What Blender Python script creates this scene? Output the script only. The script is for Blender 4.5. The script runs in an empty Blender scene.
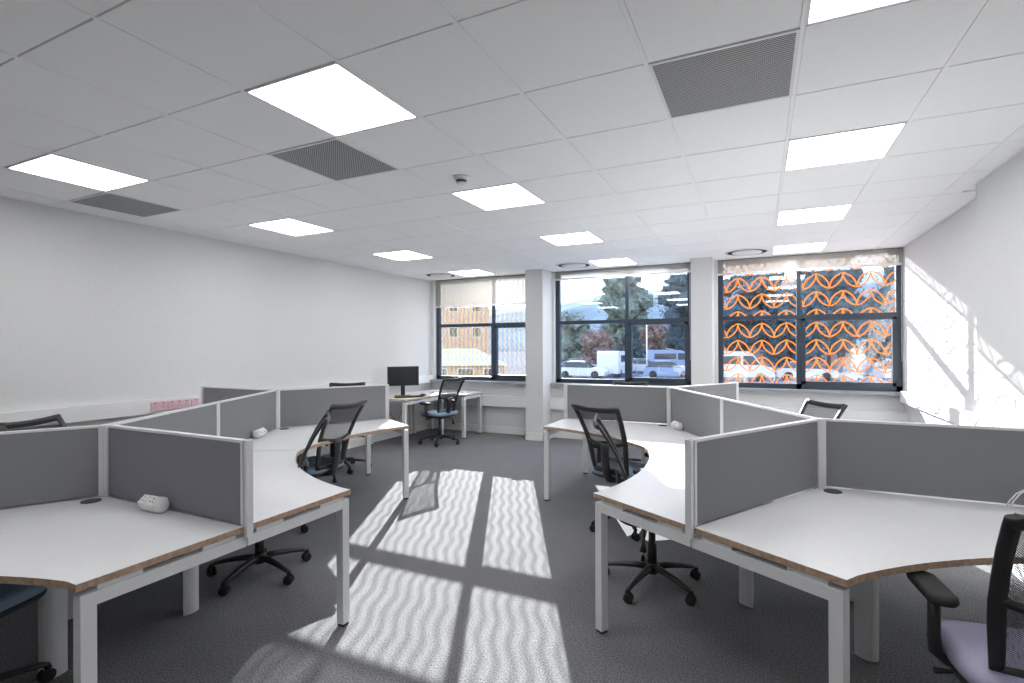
import bpy, bmesh, math, random
from mathutils import Vector, Matrix, noise
sc = bpy.context.scene
COL = sc.collection
R = math.radians
# ------------------------------------------------------------------ camera
TH = 0.4362
cam_d = bpy.data.cameras.new('camera'); cam = bpy.data.objects.new('camera', cam_d); COL.objects.link(cam)
cam_d.sensor_width = 36; cam_d.lens = 509.21 / 1024 * 36
cam_d.shift_x = -9.76 / 1024; cam_d.shift_y = 5.26 / 1024
cam_d.clip_start = 0.02; cam_d.clip_end = 2000
cam.matrix_world = Matrix.Translation((0, 0, 1.497)) @ Matrix.Rotation(TH, 4, 'Z') @ Matrix.Rotation(math.pi / 2, 4, 'X') @ Matrix.Rotation(-0.0046, 4, 'Z')
sc.camera = cam
# ------------------------------------------------------------------ view, world, sun
sc.view_settings.view_transform = 'Standard'; sc.view_settings.look = 'None'
sc.view_settings.gamma = 1; sc.view_settings.use_curve_mapping = False
sc.view_settings.exposure = 0.3
SKY = 3.6; SUN = 26.0; PANEL = 9.5
world = bpy.data.worlds.new('sky'); sc.world = world; world.use_nodes = True
nt = world.node_tree; bg = nt.nodes['Background']
tc = nt.nodes.new('ShaderNodeTexCoord'); sx = nt.nodes.new('ShaderNodeSeparateXYZ'); rmp = nt.nodes.new('ShaderNodeValToRGB')
nt.links.new(tc.outputs['Generated'], sx.inputs[0]); nt.links.new(sx.outputs[2], rmp.inputs[0]); nt.links.new(rmp.outputs[0], bg.inputs[0])
rmp.color_ramp.elements[0].color = (0.95, 0.97, 1.0, 1); rmp.color_ramp.elements[1].color = (0.42, 0.62, 1.0, 1); rmp.color_ramp.elements[1].position = 0.9
bg.inputs[1].default_value = SKY
sl = bpy.data.lights.new('sun', 'SUN'); sun = bpy.data.objects.new('sun', sl); COL.objects.link(sun)
sl.energy = SUN; sl.angle = R(0.22); sl.color = (1.0, 0.97, 0.93)
sun_dir = Vector((0.497, -1.0, -1.117 * 0.332))
sun.rotation_euler = sun_dir.to_track_quat('-Z', 'Y').to_euler(); sun.location = (-10, 30, 15)
WIN = {1: (-5.45, -3.47), 2: (-3.07, -0.90), 3: (-0.54, 1.655)}
for k, (a, b) in WIN.items():
    pl = bpy.data.lights.new('daylight_portal', 'AREA'); po = bpy.data.objects.new('daylight_portal', pl); COL.objects.link(po)
    pl.shape = 'RECTANGLE'; pl.size = b - a; pl.size_y = 1.9; pl.cycles.is_portal = True
    po.location = ((a + b) / 2, 8.06, 1.82); po.rotation_euler = (R(-90), 0, 0)

# ------------------------------------------------------------------ materials
def mat(name, col, rough=0.6, metal=0.0, spec=0.5):
    m = bpy.data.materials.new(name); m.use_nodes = True
    b = m.node_tree.nodes['Principled BSDF']
    b.inputs['Base Color'].default_value = (*col, 1); b.inputs['Roughness'].default_value = rough
    b.inputs['Metallic'].default_value = metal; b.inputs['Specular IOR Level'].default_value = spec
    return m
class N:
    """small node builder"""
    def __init__(s, m): s.t = m.node_tree; s.m = m
    def n(s, typ, **kw):
        x = s.t.nodes.new(typ)
        for k, v in kw.items(): setattr(x, k, v)
        return x
    def l(s, a, b): s.t.links.new(a, b)
    def math(s, op, a, b=None, c=None):
        x = s.n('ShaderNodeMath', operation=op)
        for i, v in enumerate((a, b, c)):
            if v is None: continue
            if isinstance(v, (int, float)): x.inputs[i].default_value = v
            else: s.l(v, x.inputs[i])
        return x.outputs[0]
    def mixc(s, f, a, b):
        x = s.n('ShaderNodeMix', data_type='RGBA')
        for i, v in ((0, f), (6, a), (7, b)):
            if isinstance(v, (int, float)): x.inputs[i].default_value = v
            elif isinstance(v, tuple): x.inputs[i].default_value = (*v, 1)
            else: s.l(v, x.inputs[i])
        return x.outputs[2]
    def xyz(s):
        t = s.n('ShaderNodeTexCoord'); p = s.n('ShaderNodeSeparateXYZ'); s.l(t.outputs['Object'], p.inputs[0])
        return t.outputs['Object'], p.outputs[0], p.outputs[1], p.outputs[2]
def noisy(name, col, rough, scale, amt, bump=0.0, detail=3, metal=0.0):
    m = mat(name, col, rough, metal); g = N(m); b = g.t.nodes['Principled BSDF']
    o = g.xyz()[0]; t = g.n('ShaderNodeTexNoise'); t.inputs['Scale'].default_value = scale; t.inputs['Detail'].default_value = detail
    g.l(o, t.inputs['Vector'])
    lo = tuple(c * (1 - amt) for c in col); hi = tuple(min(1, c * (1 + amt)) for c in col)
    f = g.math('MULTIPLY_ADD', t.outputs[0], 2.4, -0.7)
    f = g.n('ShaderNodeClamp'); g.l(g.math('MULTIPLY_ADD', t.outputs[0], 2.4, -0.7), f.inputs[0])
    g.l(g.mixc(f.outputs[0], lo, hi), b.inputs['Base Color'])
    if bump:
        bp = g.n('ShaderNodeBump'); bp.inputs['Strength'].default_value = bump; bp.inputs['Distance'].default_value = 0.002
        g.l(t.outputs[0], bp.inputs['Height']); g.l(bp.outputs[0], b.inputs['Normal'])
    return m
M = {}
M['wall'] = noisy('wall_paint', (0.68, 0.68, 0.68), 0.85, 40, 0.02)
M['tile'] = noisy('ceiling_tile', (0.93, 0.93, 0.93), 0.9, 180, 0.03, 0.2)
M['grid'] = mat('ceiling_grid', (0.92, 0.92, 0.92), 0.5)
M['white'] = mat('white_plastic', (0.8, 0.8, 0.8), 0.4)
M['trunk'] = mat('trunking_white', (0.78, 0.78, 0.78), 0.5)
M['pink'] = noisy('pink_plastic', (0.72, 0.48, 0.53), 0.4, 20, 0.04)
M['steel'] = mat('white_painted_steel', (0.71, 0.71, 0.72), 0.4)
M['alu'] = mat('silver_aluminium', (0.74, 0.74, 0.76), 0.4, 0.15)
M['desk'] = noisy('white_laminate', (0.68, 0.68, 0.69), 0.38, 30, 0.02)
M['edge'] = noisy('plywood_edge', (0.42, 0.285, 0.20), 0.6, 60, 0.25)
M['beech'] = noisy('pale_wood_edge', (0.66, 0.58, 0.47), 0.6, 40, 0.15)
M['fabric'] = noisy('screen_fabric', (0.235, 0.235, 0.245), 0.95, 900, 0.15, 0.3)
M['black'] = mat('black_nylon', (0.018, 0.018, 0.02), 0.45)
M['rubber'] = mat('black_rubber', (0.012, 0.012, 0.012), 0.8)
M['chrome'] = mat('chrome', (0.6, 0.6, 0.62), 0.2, 1.0)
M['blue'] = noisy('blue_seat_fabric', (0.23, 0.32, 0.42), 0.95, 500, 0.2, 0.3)
M['lavender'] = noisy('lavender_seat_fabric', (0.36, 0.345, 0.47), 0.95, 500, 0.2, 0.3)
M['wframe'] = mat('anthracite_window_frame', (0.028, 0.042, 0.065), 0.35)
M['sill'] = mat('grey_sill', (0.30, 0.31, 0.33), 0.5)
M['dark'] = mat('dark_void', (0.03, 0.03, 0.03), 0.9)
M['port'] = mat('dark_grey_plastic', (0.06, 0.06, 0.065), 0.5)
M['screen'] = mat('monitor_glass', (0.02, 0.022, 0.025), 0.25)
M['paper'] = mat('paper', (0.85, 0.85, 0.85), 0.8)
M['hatch'] = mat('panel_rim', (0.8, 0.8, 0.8), 0.5)

def carpet():
    m = mat('grey_carpet', (0.07, 0.07, 0.072), 0.97, 0, 0.1); g = N(m); b = g.t.nodes['Principled BSDF']
    o, x, y, z = g.xyz()
    t = g.n('ShaderNodeTexNoise'); t.inputs['Scale'].default_value = 130; t.inputs['Detail'].default_value = 4; g.l(o, t.inputs[0])
    t2 = g.n('ShaderNodeTexNoise'); t2.inputs['Scale'].default_value = 3; g.l(o, t2.inputs[0])
    # half-metre carpet tiles laid with their ribs turned alternately
    ch = g.n('ShaderNodeTexChecker'); ch.inputs['Scale'].default_value = 2.0; g.l(o, ch.inputs[0])
    rx = g.math('SINE', g.math('MULTIPLY', x, 420.0)); ry = g.math('SINE', g.math('MULTIPLY', y, 420.0))
    mx = g.n('ShaderNodeMix', data_type='FLOAT'); g.l(ch.outputs['Fac'], mx.inputs[0]); g.l(rx, mx.inputs[2]); g.l(ry, mx.inputs[3])
    v = g.math('MULTIPLY_ADD', t.outputs[0], 0.52, -0.105)
    v = g.math('MULTIPLY_ADD', mx.outputs[0], 0.006, v)
    v = g.math('MULTIPLY_ADD', t2.outputs[0], 0.03, v)
    v = g.math('MULTIPLY_ADD', ch.outputs['Fac'], 0.006, v)
    v = g.math('MAXIMUM', v, 0.02)
    cc = g.n('ShaderNodeCombineColor'); g.l(v, cc.inputs[0]); g.l(v, cc.inputs[1]); g.l(g.math('MULTIPLY', v, 1.03), cc.inputs[2])
    g.l(cc.outputs[0], b.inputs['Base Color'])
    bp = g.n('ShaderNodeBump'); bp.inputs['Strength'].default_value = 0.4; bp.inputs['Distance'].default_value = 0.003
    g.l(t.outputs[0], bp.inputs['Height']); g.l(bp.outputs[0], b.inputs['Normal'])
    return m
M['carpet'] = carpet()

def emit(name, col, s):
    m = mat(name, (0.8, 0.8, 0.8)); b = m.node_tree.nodes['Principled BSDF']
    b.inputs['Emission Color'].default_value = (*col, 1); b.inputs['Emission Strength'].default_value = s
    return m
M['lamp'] = emit('lit_diffuser', (1, 1, 1), PANEL)

def glass(name, pattern=None):
    """clear pane, optionally with a printed film; objects' own coordinates"""
    m = bpy.data.materials.new(name); m.use_nodes = True; g = N(m); g.t.nodes.clear()
    out = g.n('ShaderNodeOutputMaterial'); tr = g.n('ShaderNodeBsdfTransparent'); tr.inputs[0].default_value = (0.90, 0.95, 0.98, 1)
    gl = g.n('ShaderNodeBsdfGlossy'); gl.inputs['Roughness'].default_value = 0.01; gl.inputs[0].default_value = (0.9, 0.95, 1, 1)
    fr = g.n('ShaderNodeFresnel'); fr.inputs[0].default_value = 2.4
    mx = g.n('ShaderNodeMixShader'); g.l(fr.outputs[0], mx.inputs[0]); g.l(tr.outputs[0], mx.inputs[1]); g.l(gl.outputs[0], mx.inputs[2])
    last = mx.outputs[0]
    if pattern:
        o, x, y, z = g.xyz()
        if pattern == 'leaf':
            # rows of paired leaves: each leaf a lens from a low node to a high tip; period 0.31 m, rows 0.24 m apart
            lx = g.math('PINGPONG', x, 0.155); lz = g.math('FLOORED_MODULO', z, 0.24)
            Ln = math.hypot(.155, .205); ca, sa = .155 / Ln, .205 / Ln
            al = g.math('DIVIDE', g.math('ADD', g.math('MULTIPLY', lx, ca), g.math('MULTIPLY', lz, sa)), Ln)
            pp = g.math('ABSOLUTE', g.math('SUBTRACT', g.math('MULTIPLY', lz, ca), g.math('MULTIPLY', lx, sa)))
            lens = g.math('MULTIPLY', g.math('MULTIPLY', al, g.math('SUBTRACT', 1.0, al)), 4 * .043)
            line = g.math('LESS_THAN', g.math('ABSOLUTE', g.math('SUBTRACT', pp, lens)), 0.0085)
            inn = g.math('MULTIPLY', g.math('GREATER_THAN', al, -0.02), g.math('LESS_THAN', al, 1.02))
            f = g.math('MULTIPLY', line, inn); col = (0.30, 0.078, 0.016); col2 = None; op = 0.985
        else:
            zz = g.math('MULTIPLY', g.math('PINGPONG', z, 0.0625), 0.6)
            w = g.math('FLOORED_MODULO', g.math('ADD', x, zz), 0.09)
            f = g.math('LESS_THAN', w, 0.042)
            alt = g.math('LESS_THAN', w, 0.010)
            f = f; col = (0.27, 0.19, 0.04); col2 = (0.06, 0.06, 0.08); op = 0.38
        td = g.n('ShaderNodeBsdfTranslucent'); df = g.n('ShaderNodeBsdfDiffuse')
        if col2:
            cm = g.mixc(alt, col, col2); g.l(cm, td.inputs[0]); g.l(cm, df.inputs[0])
        else:
            td.inputs[0].default_value = (*col, 1); df.inputs[0].default_value = (*col, 1)
        ms = g.n('ShaderNodeMixShader'); ms.inputs[0].default_value = 0.45; g.l(td.outputs[0], ms.inputs[1]); g.l(df.outputs[0], ms.inputs[2])
        fm = g.n('ShaderNodeMixShader'); g.l(g.math('MULTIPLY', f, op), fm.inputs[0]); g.l(last, fm.inputs[1]); g.l(ms.outputs[0], fm.inputs[2])
        last = fm.outputs[0]
    g.l(last, out.inputs[0])
    return m
M['glass'] = glass('window_glass'); M['glass_leaf'] = glass('glass_with_orange_leaf_film', 'leaf'); M['glass_zig'] = glass('glass_with_yellow_zigzag_film', 'zig')

def sheer(name, col, see, trans=0.5):
    m = bpy.data.materials.new(name); m.use_nodes = True; g = N(m); g.t.nodes.clear()
    out = g.n('ShaderNodeOutputMaterial'); tr = g.n('ShaderNodeBsdfTransparent'); td = g.n('ShaderNodeBsdfTranslucent'); df = g.n('ShaderNodeBsdfDiffuse')
    td.inputs[0].default_value = (*col, 1); df.inputs[0].default_value = (*col, 1)
    a = g.n('ShaderNodeMixShader'); a.inputs[0].default_value = trans; g.l(df.outputs[0], a.inputs[1]); g.l(td.outputs[0], a.inputs[2])
    b = g.n('ShaderNodeMixShader'); b.inputs[0].default_value = see; g.l(a.outputs[0], b.inputs[1]); g.l(tr.outputs[0], b.inputs[2]); g.l(b.outputs[0], out.inputs[0])
    return m
M['blind'] = sheer('sheer_blind_fabric', (0.42, 0.40, 0.37), 0.15, 0.15)

def meshy(name, col, pitch, hole):
    """knitted mesh: real see-through holes in a regular pattern"""
    m = bpy.data.materials.new(name); m.use_nodes = True; g = N(m); g.t.nodes.clear()
    out = g.n('ShaderNodeOutputMaterial'); tr = g.n('ShaderNodeBsdfTransparent'); df = g.n('ShaderNodeBsdfDiffuse'); df.inputs[0].default_value = (*col, 1)
    o, x, y, z = g.xyz()
    k = math.pi * 2 / pitch
    s = g.math('MULTIPLY', g.math('SINE', g.math('MULTIPLY', g.math('ADD', y, z), k)), g.math('SINE', g.math('MULTIPLY', g.math('SUBTRACT', y, z), k)))
    f = g.math('GREATER_THAN', g.math('ABSOLUTE', s), hole)
    b = g.n('ShaderNodeMixShader'); g.l(f, b.inputs[0]); g.l(df.outputs[0], b.inputs[1]); g.l(tr.outputs[0], b.inputs[2]); g.l(b.outputs[0], out.inputs[0])
    return m
M['mesh'] = meshy('black_mesh_fabric', (0.035, 0.035, 0.038), 0.013, 0.47)
def perforated():
    m = mat('perforated_grille', (0.5, 0.5, 0.5), 0.6); g = N(m); b = g.t.nodes['Principled BSDF']
    o, x, y, z = g.xyz(); k = math.pi * 2 / 0.016
    s = g.math('MULTIPLY', g.math('SINE', g.math('MULTIPLY', x, k)), g.math('SINE', g.math('MULTIPLY', y, k)))
    f = g.math('GREATER_THAN', s, -0.12)
    g.l(g.mixc(f, (0.52, 0.52, 0.52), (0.12, 0.12, 0.12)), b.inputs['Base Color'])
    return m
M['perf'] = perforated()
M['lawn'] = noisy('hedge_bank', (0.16, 0.2, 0.1), 0.95, 1.5, 0.4)
M['asphalt'] = noisy('asphalt', (0.13, 0.14, 0.17), 0.9, 2.0, 0.15)
M['leafA'] = noisy('dark_blue_green_foliage', (0.055, 0.085, 0.10), 0.9, 2.2, 0.75, 0, 6)
M['leafB'] = noisy('grey_green_foliage', (0.15, 0.18, 0.15), 0.9, 2.0, 0.65, 0, 6)
M['leafC'] = noisy('russet_foliage', (0.20, 0.14, 0.12), 0.9, 2.5, 0.6, 0, 6)
M['bark'] = noisy('bark', (0.13, 0.10, 0.09), 0.95, 8, 0.3)
M['hill'] = noisy('wooded_hill', (0.20, 0.23, 0.25), 0.95, 0.05, 0.35, 0, 6)
M['brick'] = noisy('brick', (0.40, 0.27, 0.21), 0.9, 3, 0.2)
M['render'] = mat('white_render', (0.50, 0.47, 0.42), 0.9)
M['roof'] = mat('pale_roof', (0.40, 0.37, 0.29), 0.7)
M['slate'] = mat('slate_roof', (0.14, 0.14, 0.17), 0.8)
M['cwhite'] = mat('white_car_paint', (0.55, 0.56, 0.6), 0.3)
M['cblue'] = mat('blue_car_paint', (0.20, 0.26, 0.40), 0.3)
M['csilver'] = mat('silver_car_paint', (0.42, 0.45, 0.5), 0.3, 0.4)
M['cdark'] = mat('dark_car_paint', (0.05, 0.06, 0.09), 0.3)
M['cglass'] = mat('dark_vehicle_glass', (0.02, 0.03, 0.04), 0.1)

for k in ('asphalt', 'roof', 'slate', 'hill', 'brick', 'render', 'leafA', 'leafB', 'leafC', 'bark'):
    M[k].node_tree.nodes['Principled BSDF'].inputs['Specular IOR Level'].default_value = 0.0
M['fabric_blue'] = noisy('bluish_screen_fabric', (0.215, 0.21, 0.245), 0.95, 900, 0.15, 0.3)

# ------------------------------------------------------------------ mesh helpers
def box(bm, x0, x1, y0, y1, z0, z1, mi=0, rot=None, piv=None):
    vs = [bm.verts.new((x, y, z)) for z in (z0, z1) for x, y in ((x0, y0), (x1, y0), (x1, y1), (x0, y1))]
    if rot is not None:
        p = Vector(piv) if piv else Vector(((x0 + x1) / 2, (y0 + y1) / 2, (z0 + z1) / 2))
        for v in vs: v.co = rot @ (v.co - p) + p
    fs = [(0, 3, 2, 1), (4, 5, 6, 7), (0, 1, 5, 4), (1, 2, 6, 5), (2, 3, 7, 6), (3, 0, 4, 7)]
    r = [bm.faces.new([vs[i] for i in f]) for f in fs]
    for f in r: f.material_index = mi
    return r
def cbox(bm, c, s, ang=0, mi=0):
    return box(bm, c[0] - s[0] / 2, c[0] + s[0] / 2, c[1] - s[1] / 2, c[1] + s[1] / 2, c[2] - s[2] / 2, c[2] + s[2] / 2, mi, Matrix.Rotation(ang, 3, 'Z'))
def bev(bm, w, seg=2):
    bmesh.ops.bevel(bm, geom=[e for e in bm.edges if e.calc_face_angle(0) > 0.5], offset=w, segments=seg, affect='EDGES', profile=0.6)
def tube(bm, pts, rad, seg=10, sq=None, up=(0, 0, 1), caps=True, mi=0):
    """sweep; sq=(w,h) factors for flattened sections"""
    P = [Vector(p) for p in pts]; rings = []
    n = len(P); rad = rad if hasattr(rad, '__len__') else [rad] * n
    for i, p in enumerate(P):
        t = (P[min(i + 1, n - 1)] - P[max(i - 1, 0)]).normalized()
        u = Vector(up); s = t.cross(u)
        if s.length < 1e-3: s = t.cross(Vector((1, 0, 0)))
        s.normalize(); w = s.cross(t).normalized()
        a, b = sq if sq else (1, 1)
        rings.append([bm.verts.new(p + s * math.cos(k / seg * 2 * math.pi) * rad[i] * a + w * math.sin(k / seg * 2 * math.pi) * rad[i] * b) for k in range(seg)])
    for i in range(n - 1):
        for k in range(seg):
            f = bm.faces.new((rings[i][k], rings[i][(k + 1) % seg], rings[i + 1][(k + 1) % seg], rings[i + 1][k])); f.smooth = True; f.material_index = mi
    if caps:
        bm.faces.new(rings[0][::-1]); bm.faces.new(rings[-1])
def lathe(bm, prof, c=(0, 0, 0), seg=24, axis='Z'):
    rings = []
    for r, z in prof:
        ring = []
        for k in range(seg):
            a = k / seg * 2 * math.pi
            v = Vector((r * math.cos(a), r * math.sin(a), z))
            if axis == 'X': v = Vector((v.z, v.x, v.y))
            if axis == 'Y': v = Vector((v.x, v.z, v.y))
            ring.append(bm.verts.new(v + Vector(c)))
        rings.append(ring)
    for i in range(len(rings) - 1):
        for k in range(seg):
            f = bm.faces.new((rings[i][k], rings[i][(k + 1) % seg], rings[i + 1][(k + 1) % seg], rings[i + 1][k])); f.smooth = True
    bm.faces.new(rings[0][::-1]); bm.faces.new(rings[-1])
def prism(bm, poly, z0, z1, mi_top=0, mi_side=0, plain=()):
    a = [bm.verts.new((p[0], p[1], z0)) for p in poly]; b = [bm.verts.new((p[0], p[1], z1)) for p in poly]
    bm.faces.new(a[::-1]).material_index = mi_top; bm.faces.new(b).material_index = mi_top
    for i in range(len(poly)):
        j = (i + 1) % len(poly); bm.faces.new((a[i], a[j], b[j], b[i])).material_index = mi_top if i in plain else mi_side
def obj(name, bm, mats, parent=None, loc=None):
    bmesh.ops.recalc_face_normals(bm, faces=bm.faces[:])
    me = bpy.data.meshes.new(name); bm.to_mesh(me); bm.free()
    for m in (mats if isinstance(mats, (list, tuple)) else [mats]): me.materials.append(M[m] if isinstance(m, str) else m)
    o = bpy.data.objects.new(name, me); COL.objects.link(o)
    if parent: o.parent = parent
    if loc: o.location = loc
    return o
def NB(): return bmesh.new()
def thing(name, label, cat, loc=(0, 0, 0), rz=0.0, group=None):
    o = bpy.data.objects.new(name, None); COL.objects.link(o); o.location = loc; o.rotation_euler = (0, 0, rz)
    o.empty_display_size = 0.1
    o['label'] = label; o['category'] = cat
    if group: o['group'] = group
    return o
def tag(o, label, cat, group=None):
    o['label'] = label; o['category'] = cat
    if group: o['group'] = group
    return o
def struct(name, bm, mats, parent=None):
    o = obj(name, bm, mats, parent)
    if parent is None: o['kind'] = 'structure'
    return o
def kids(o): return [c for c in bpy.data.objects if c.parent == o]
def dup(root, loc, rz, label, group=None):
    def cp(o, par):
        c = o.copy(); COL.objects.link(c); c.parent = par
        for ch in kids(o): cp(ch, c)
        return c
    r = cp(root, None); r.location = loc; r.rotation_euler = (0, 0, rz); r['label'] = label
    if group: r['group'] = group
    return r

# ------------------------------------------------------------------ room shell
XL, XR, XN, YB, YF, CZ = -5.53, 1.66, 1.515, 7.85, -3.2, 2.732
YO = 8.12
bm = NB(); box(bm, XL - .2, XR + .2, YF - .2, YO, -0.12, 0); struct('floor', bm, 'carpet')
bm = NB(); box(bm, XL - .2, XL, YF - .2, YO, 0, 3.0); struct('wall_left', bm, 'wall')
bm = NB(); box(bm, XL, XR + .2, YF - .2, YF, 0, 3.0); struct('wall_front', bm, 'wall')
bm = NB(); box(bm, XR, XR + .2, 5.02, YO, 0, 3.0); box(bm, XN, XR + .2, YF, 5.02, 0, 3.0); struct('wall_right', bm, 'wall')
bm = NB()
box(bm, XL, XR, YB, YO, 0, 0.875)
box(bm, XL, WIN[1][0], YB, YO, .875, 3.0)
for a, b in ((WIN[1][1], WIN[2][0]), (WIN[2][1], WIN[3][0])): box(bm, a, b, YB, YO, 0.875, 3.0)
box(bm, XL, XR, 8.0, YO, CZ, 3.0)
struct('wall_back', bm, 'wall')
bm = NB(); box(bm, -3.41, -3.11, 7.46, YB, 0, 2.80); struct('wall_pillar_left', bm, 'wall')
bm = NB(); box(bm, -0.87, -0.585, 7.52, YB, 0, 2.80); struct('wall_pillar_right', bm, 'wall')
# window details: frame bars, sill and panes
def window(n, x0, x1, xm, upbars, film):
    yf0, yf1 = 7.93, 8.0; z0, z1 = 0.90, 2.74; zt = (1.862, 1.918)
    bm = NB()
    box(bm, x0, x0 + .07, yf0, yf1, z0, z1); box(bm, x1 - .065, x1, yf0, yf1, z0, z1)
    box(bm, x0, x1, yf0, yf1, z0, z0 + .07); box(bm, x0, x1, yf0, yf1, z1 - .05, z1)
    box(bm, xm - .032, xm + .032, yf0, yf1, z0, zt[1]); box(bm, xm - .026, xm + .026, yf0 + .02, yf1, zt[1], z1)
    box(bm, x0, x1, yf0 - .005, yf1, zt[0], zt[1])
    w = struct('window_%d' % n, bm, 'wframe')
    # opening casement, lower right: a thicker sash
    bm = NB(); a, b = xm + .032, x1 - .065
    for bx in ((a, a + .045, z0 + .07, zt[0]), (b - .04, b, z0 + .07, zt[0]), (a, b, z0 + .07, z0 + .11), (a, b, zt[0] - .032, zt[0])):
        box(bm, bx[0], bx[1], yf0 - .008, yf1 - .01, bx[2], bx[3])
    bev(bm, .004, 1); obj('casement_sash', bm, 'wframe', w)
    bm = NB(); cbox(bm, ((a + b) / 2, yf0 - .035, z0 + .10), (.03, .03, .03)); cbox(bm, ((a + b) / 2 + .05, yf0 - .055, z0 + .10), (.12, .014, .022)); bev(bm, .004, 1); obj('window_handle', bm, 'wframe', w)
    for pa, pb, za, zb in ((x0 + .07, xm - .032, z0 + .07, zt[0]), (a, b, z0 + .07, zt[0]), (x0 + .07, xm - .026, zt[1], z1), (xm + .026, b, zt[1], z1)):
        ox = (-.429 if pa < xm - .3 else .552) if n == 3 else pa; oz = (2.025 if za > 1.8 else 1.61) if n == 3 else za
        bm = NB(); vs = [bm.verts.new(p) for p in ((pa - ox, 0, za - oz), (pb - ox, 0, za - oz), (pb - ox, 0, zb - oz), (pa - ox, 0, zb - oz))]; bm.faces.new(vs)
        obj('pane', bm, film, w, (ox, 7.972, oz))
    bm = NB(); box(bm, x0 - .02, x1 + (.0 if n == 3 else .02), 7.74, 7.95, .865, .90); bev(bm, .008, 2); obj('window_sill', bm, 'sill', w)
window(1, *WIN[1], -4.26, 1, 'glass_zig'); window(2, *WIN[2], -1.88, 1, 'glass'); window(3, *WIN[3], 0.495, 1, 'glass_leaf')
# ceiling: suspended grid with dropped tiles; cells (i, j) of 0.6 m, node (0,0) at X0, Y0
X0, Y0, G = 0.158, 2.85, 0.6
LIGHTS = [(i, j) for i in (-8, -4, 0) for j in (-5, -2, 1, 4, 7)]  # rearmost row is out of view, added to brighten the near end
VENTS = [(-9, -1), (-5, -1), (-1, -1)]
DIFFS = [(-9, 7), (-5, 7), (-1, 7)]
bm = NB()
box(bm, XL, XR, YF, 8.0, CZ + .012, CZ + .03, 1)
for i in range(-10, 3):
    for j in range(-11, 9):
        if (i, j) in LIGHTS or (i, j) in VENTS: continue
        a, b, c, d = max(X0 + G * i + .011, XL + .02), min(X0 + G * i + G - .011, (XN if Y0 + G * j < 4.9 else XR) - .02), max(Y0 + G * j + .0045, YF + .02), min(Y0 + G * j + G - .0045, 7.84)
        if a < b - .02 and c < d - .02: box(bm, a, b, c, d, CZ - .001, CZ + .012, 0)
for i in range(-9, 3):
    x = X0 + G * i
    if x > XR - .05: continue
    box(bm, x - .0095, x + .0095, 4.92 if x > XN - .03 else YF, 7.98, CZ - .003, CZ + .012, 1)
struct('ceiling', bm, ['tile', 'grid'])
bm = NB(); box(bm, XL - .2, XR + .2, YF - .2, YO, 3.0, 3.1); o = struct('sky_block', bm, 'wall'); o.name = 'sky_block_slab'  # unseen slab added over the suspended ceiling to keep sky light out
bm = NB(); box(bm, XL, XL + .022, YF, YB, CZ - .006, CZ + .012); box(bm, XR - .022, XR, 5.02, YB, CZ - .006, CZ + .012); box(bm, XN - .022, XN, YF, 5.02, CZ - .006, CZ + .012)
struct('trim_1', bm, 'grid')
# skirting
def skirt(name, segs):
    bm = NB()
    for s in segs: box(bm, *s, 0, .12)
    bev(bm, .005, 1); struct(name, bm, 'trunk')
skirt('baseboard_left', [(XL, XL + .018, YF, YB)])
skirt('baseboard_back', [(XL, -3.41, YB - .018, YB), (-3.11, -.87, YB - .018, YB), (-.585, XR, YB - .018, YB), (-3.43, -3.09, 7.442, 7.46), (-3.43, -3.41, 7.442, YB), (-3.11, -3.09, 7.442, YB), (-.89, -.565, 7.502, 7.52), (-.89, -.87, 7.502, YB), (-.585, -.565, 7.502, YB)])
skirt('baseboard_right', [(XR - .018, XR, 5.02, YB), (XN - .018, XN, YF, 5.02)])
# perimeter trunking
bm = NB(); box(bm, XL, XL + .06, YF, YB, .85, .985); bev(bm, .006, 1); box(bm, XL + .06, XL + .0615, YF, YB, .915, .918); struct('trim_2', bm, 'trunk')
bm = NB()
for a, b in ((XL, -3.41), (-3.11, -.87), (-.585, XR)): box(bm, a, b, YB - .11, YB, .475, .655)
bev(bm, .01, 2); struct('trim_3', bm, 'trunk')
bm = NB(); box(bm, XR - .07, XR, 5.02, YB - .10, .79, .925); bev(bm, .006, 1); struct('trim_4', bm, 'trunk')
bm = NB(); box(bm, XN - .07, XN, YF, 5.02, .79, .955); bev(bm, .006, 1); struct('trim_5', bm, 'trunk')

# ------------------------------------------------------------------ ceiling fittings
rown = {-2: 'nearest', 1: 'second', 4: 'third', 7: 'farthest', -5: 'behind the camera'}
coln = {-8: 'left', -4: 'middle', 0: 'right'}
L0 = None
for i, j in LIGHTS:
    cx, cy = X0 + G * (i + .5), Y0 + G * (j + .5)
    lab = 'square lit ceiling panel, %s one in the %s row running towards the windows' % (rown[j], coln[i])
    if j == -5: lab = 'added square lit ceiling panel in the %s row, unseen behind the viewpoint' % coln[i]
    if L0 is None:
        L0 = thing('ceiling_light', lab, 'ceiling light', (cx, cy, CZ), 0, 'lit ceiling panels')
        bm = NB()
        for s in ((-.294, .294, -.294, -.282), (-.294, .294, .282, .294), (-.294, -.282, -.282, .282), (.282, .294, -.282, .282)): box(bm, *s, -.004, .03)
        obj('frame', bm, 'hatch', L0)
        bm = NB(); box(bm, -.281, .281, -.281, .281, -.001, .012); obj('diffuser', bm, 'lamp', L0)
    else: dup(L0, (cx, cy, CZ), 0, lab)
V0 = None
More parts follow.
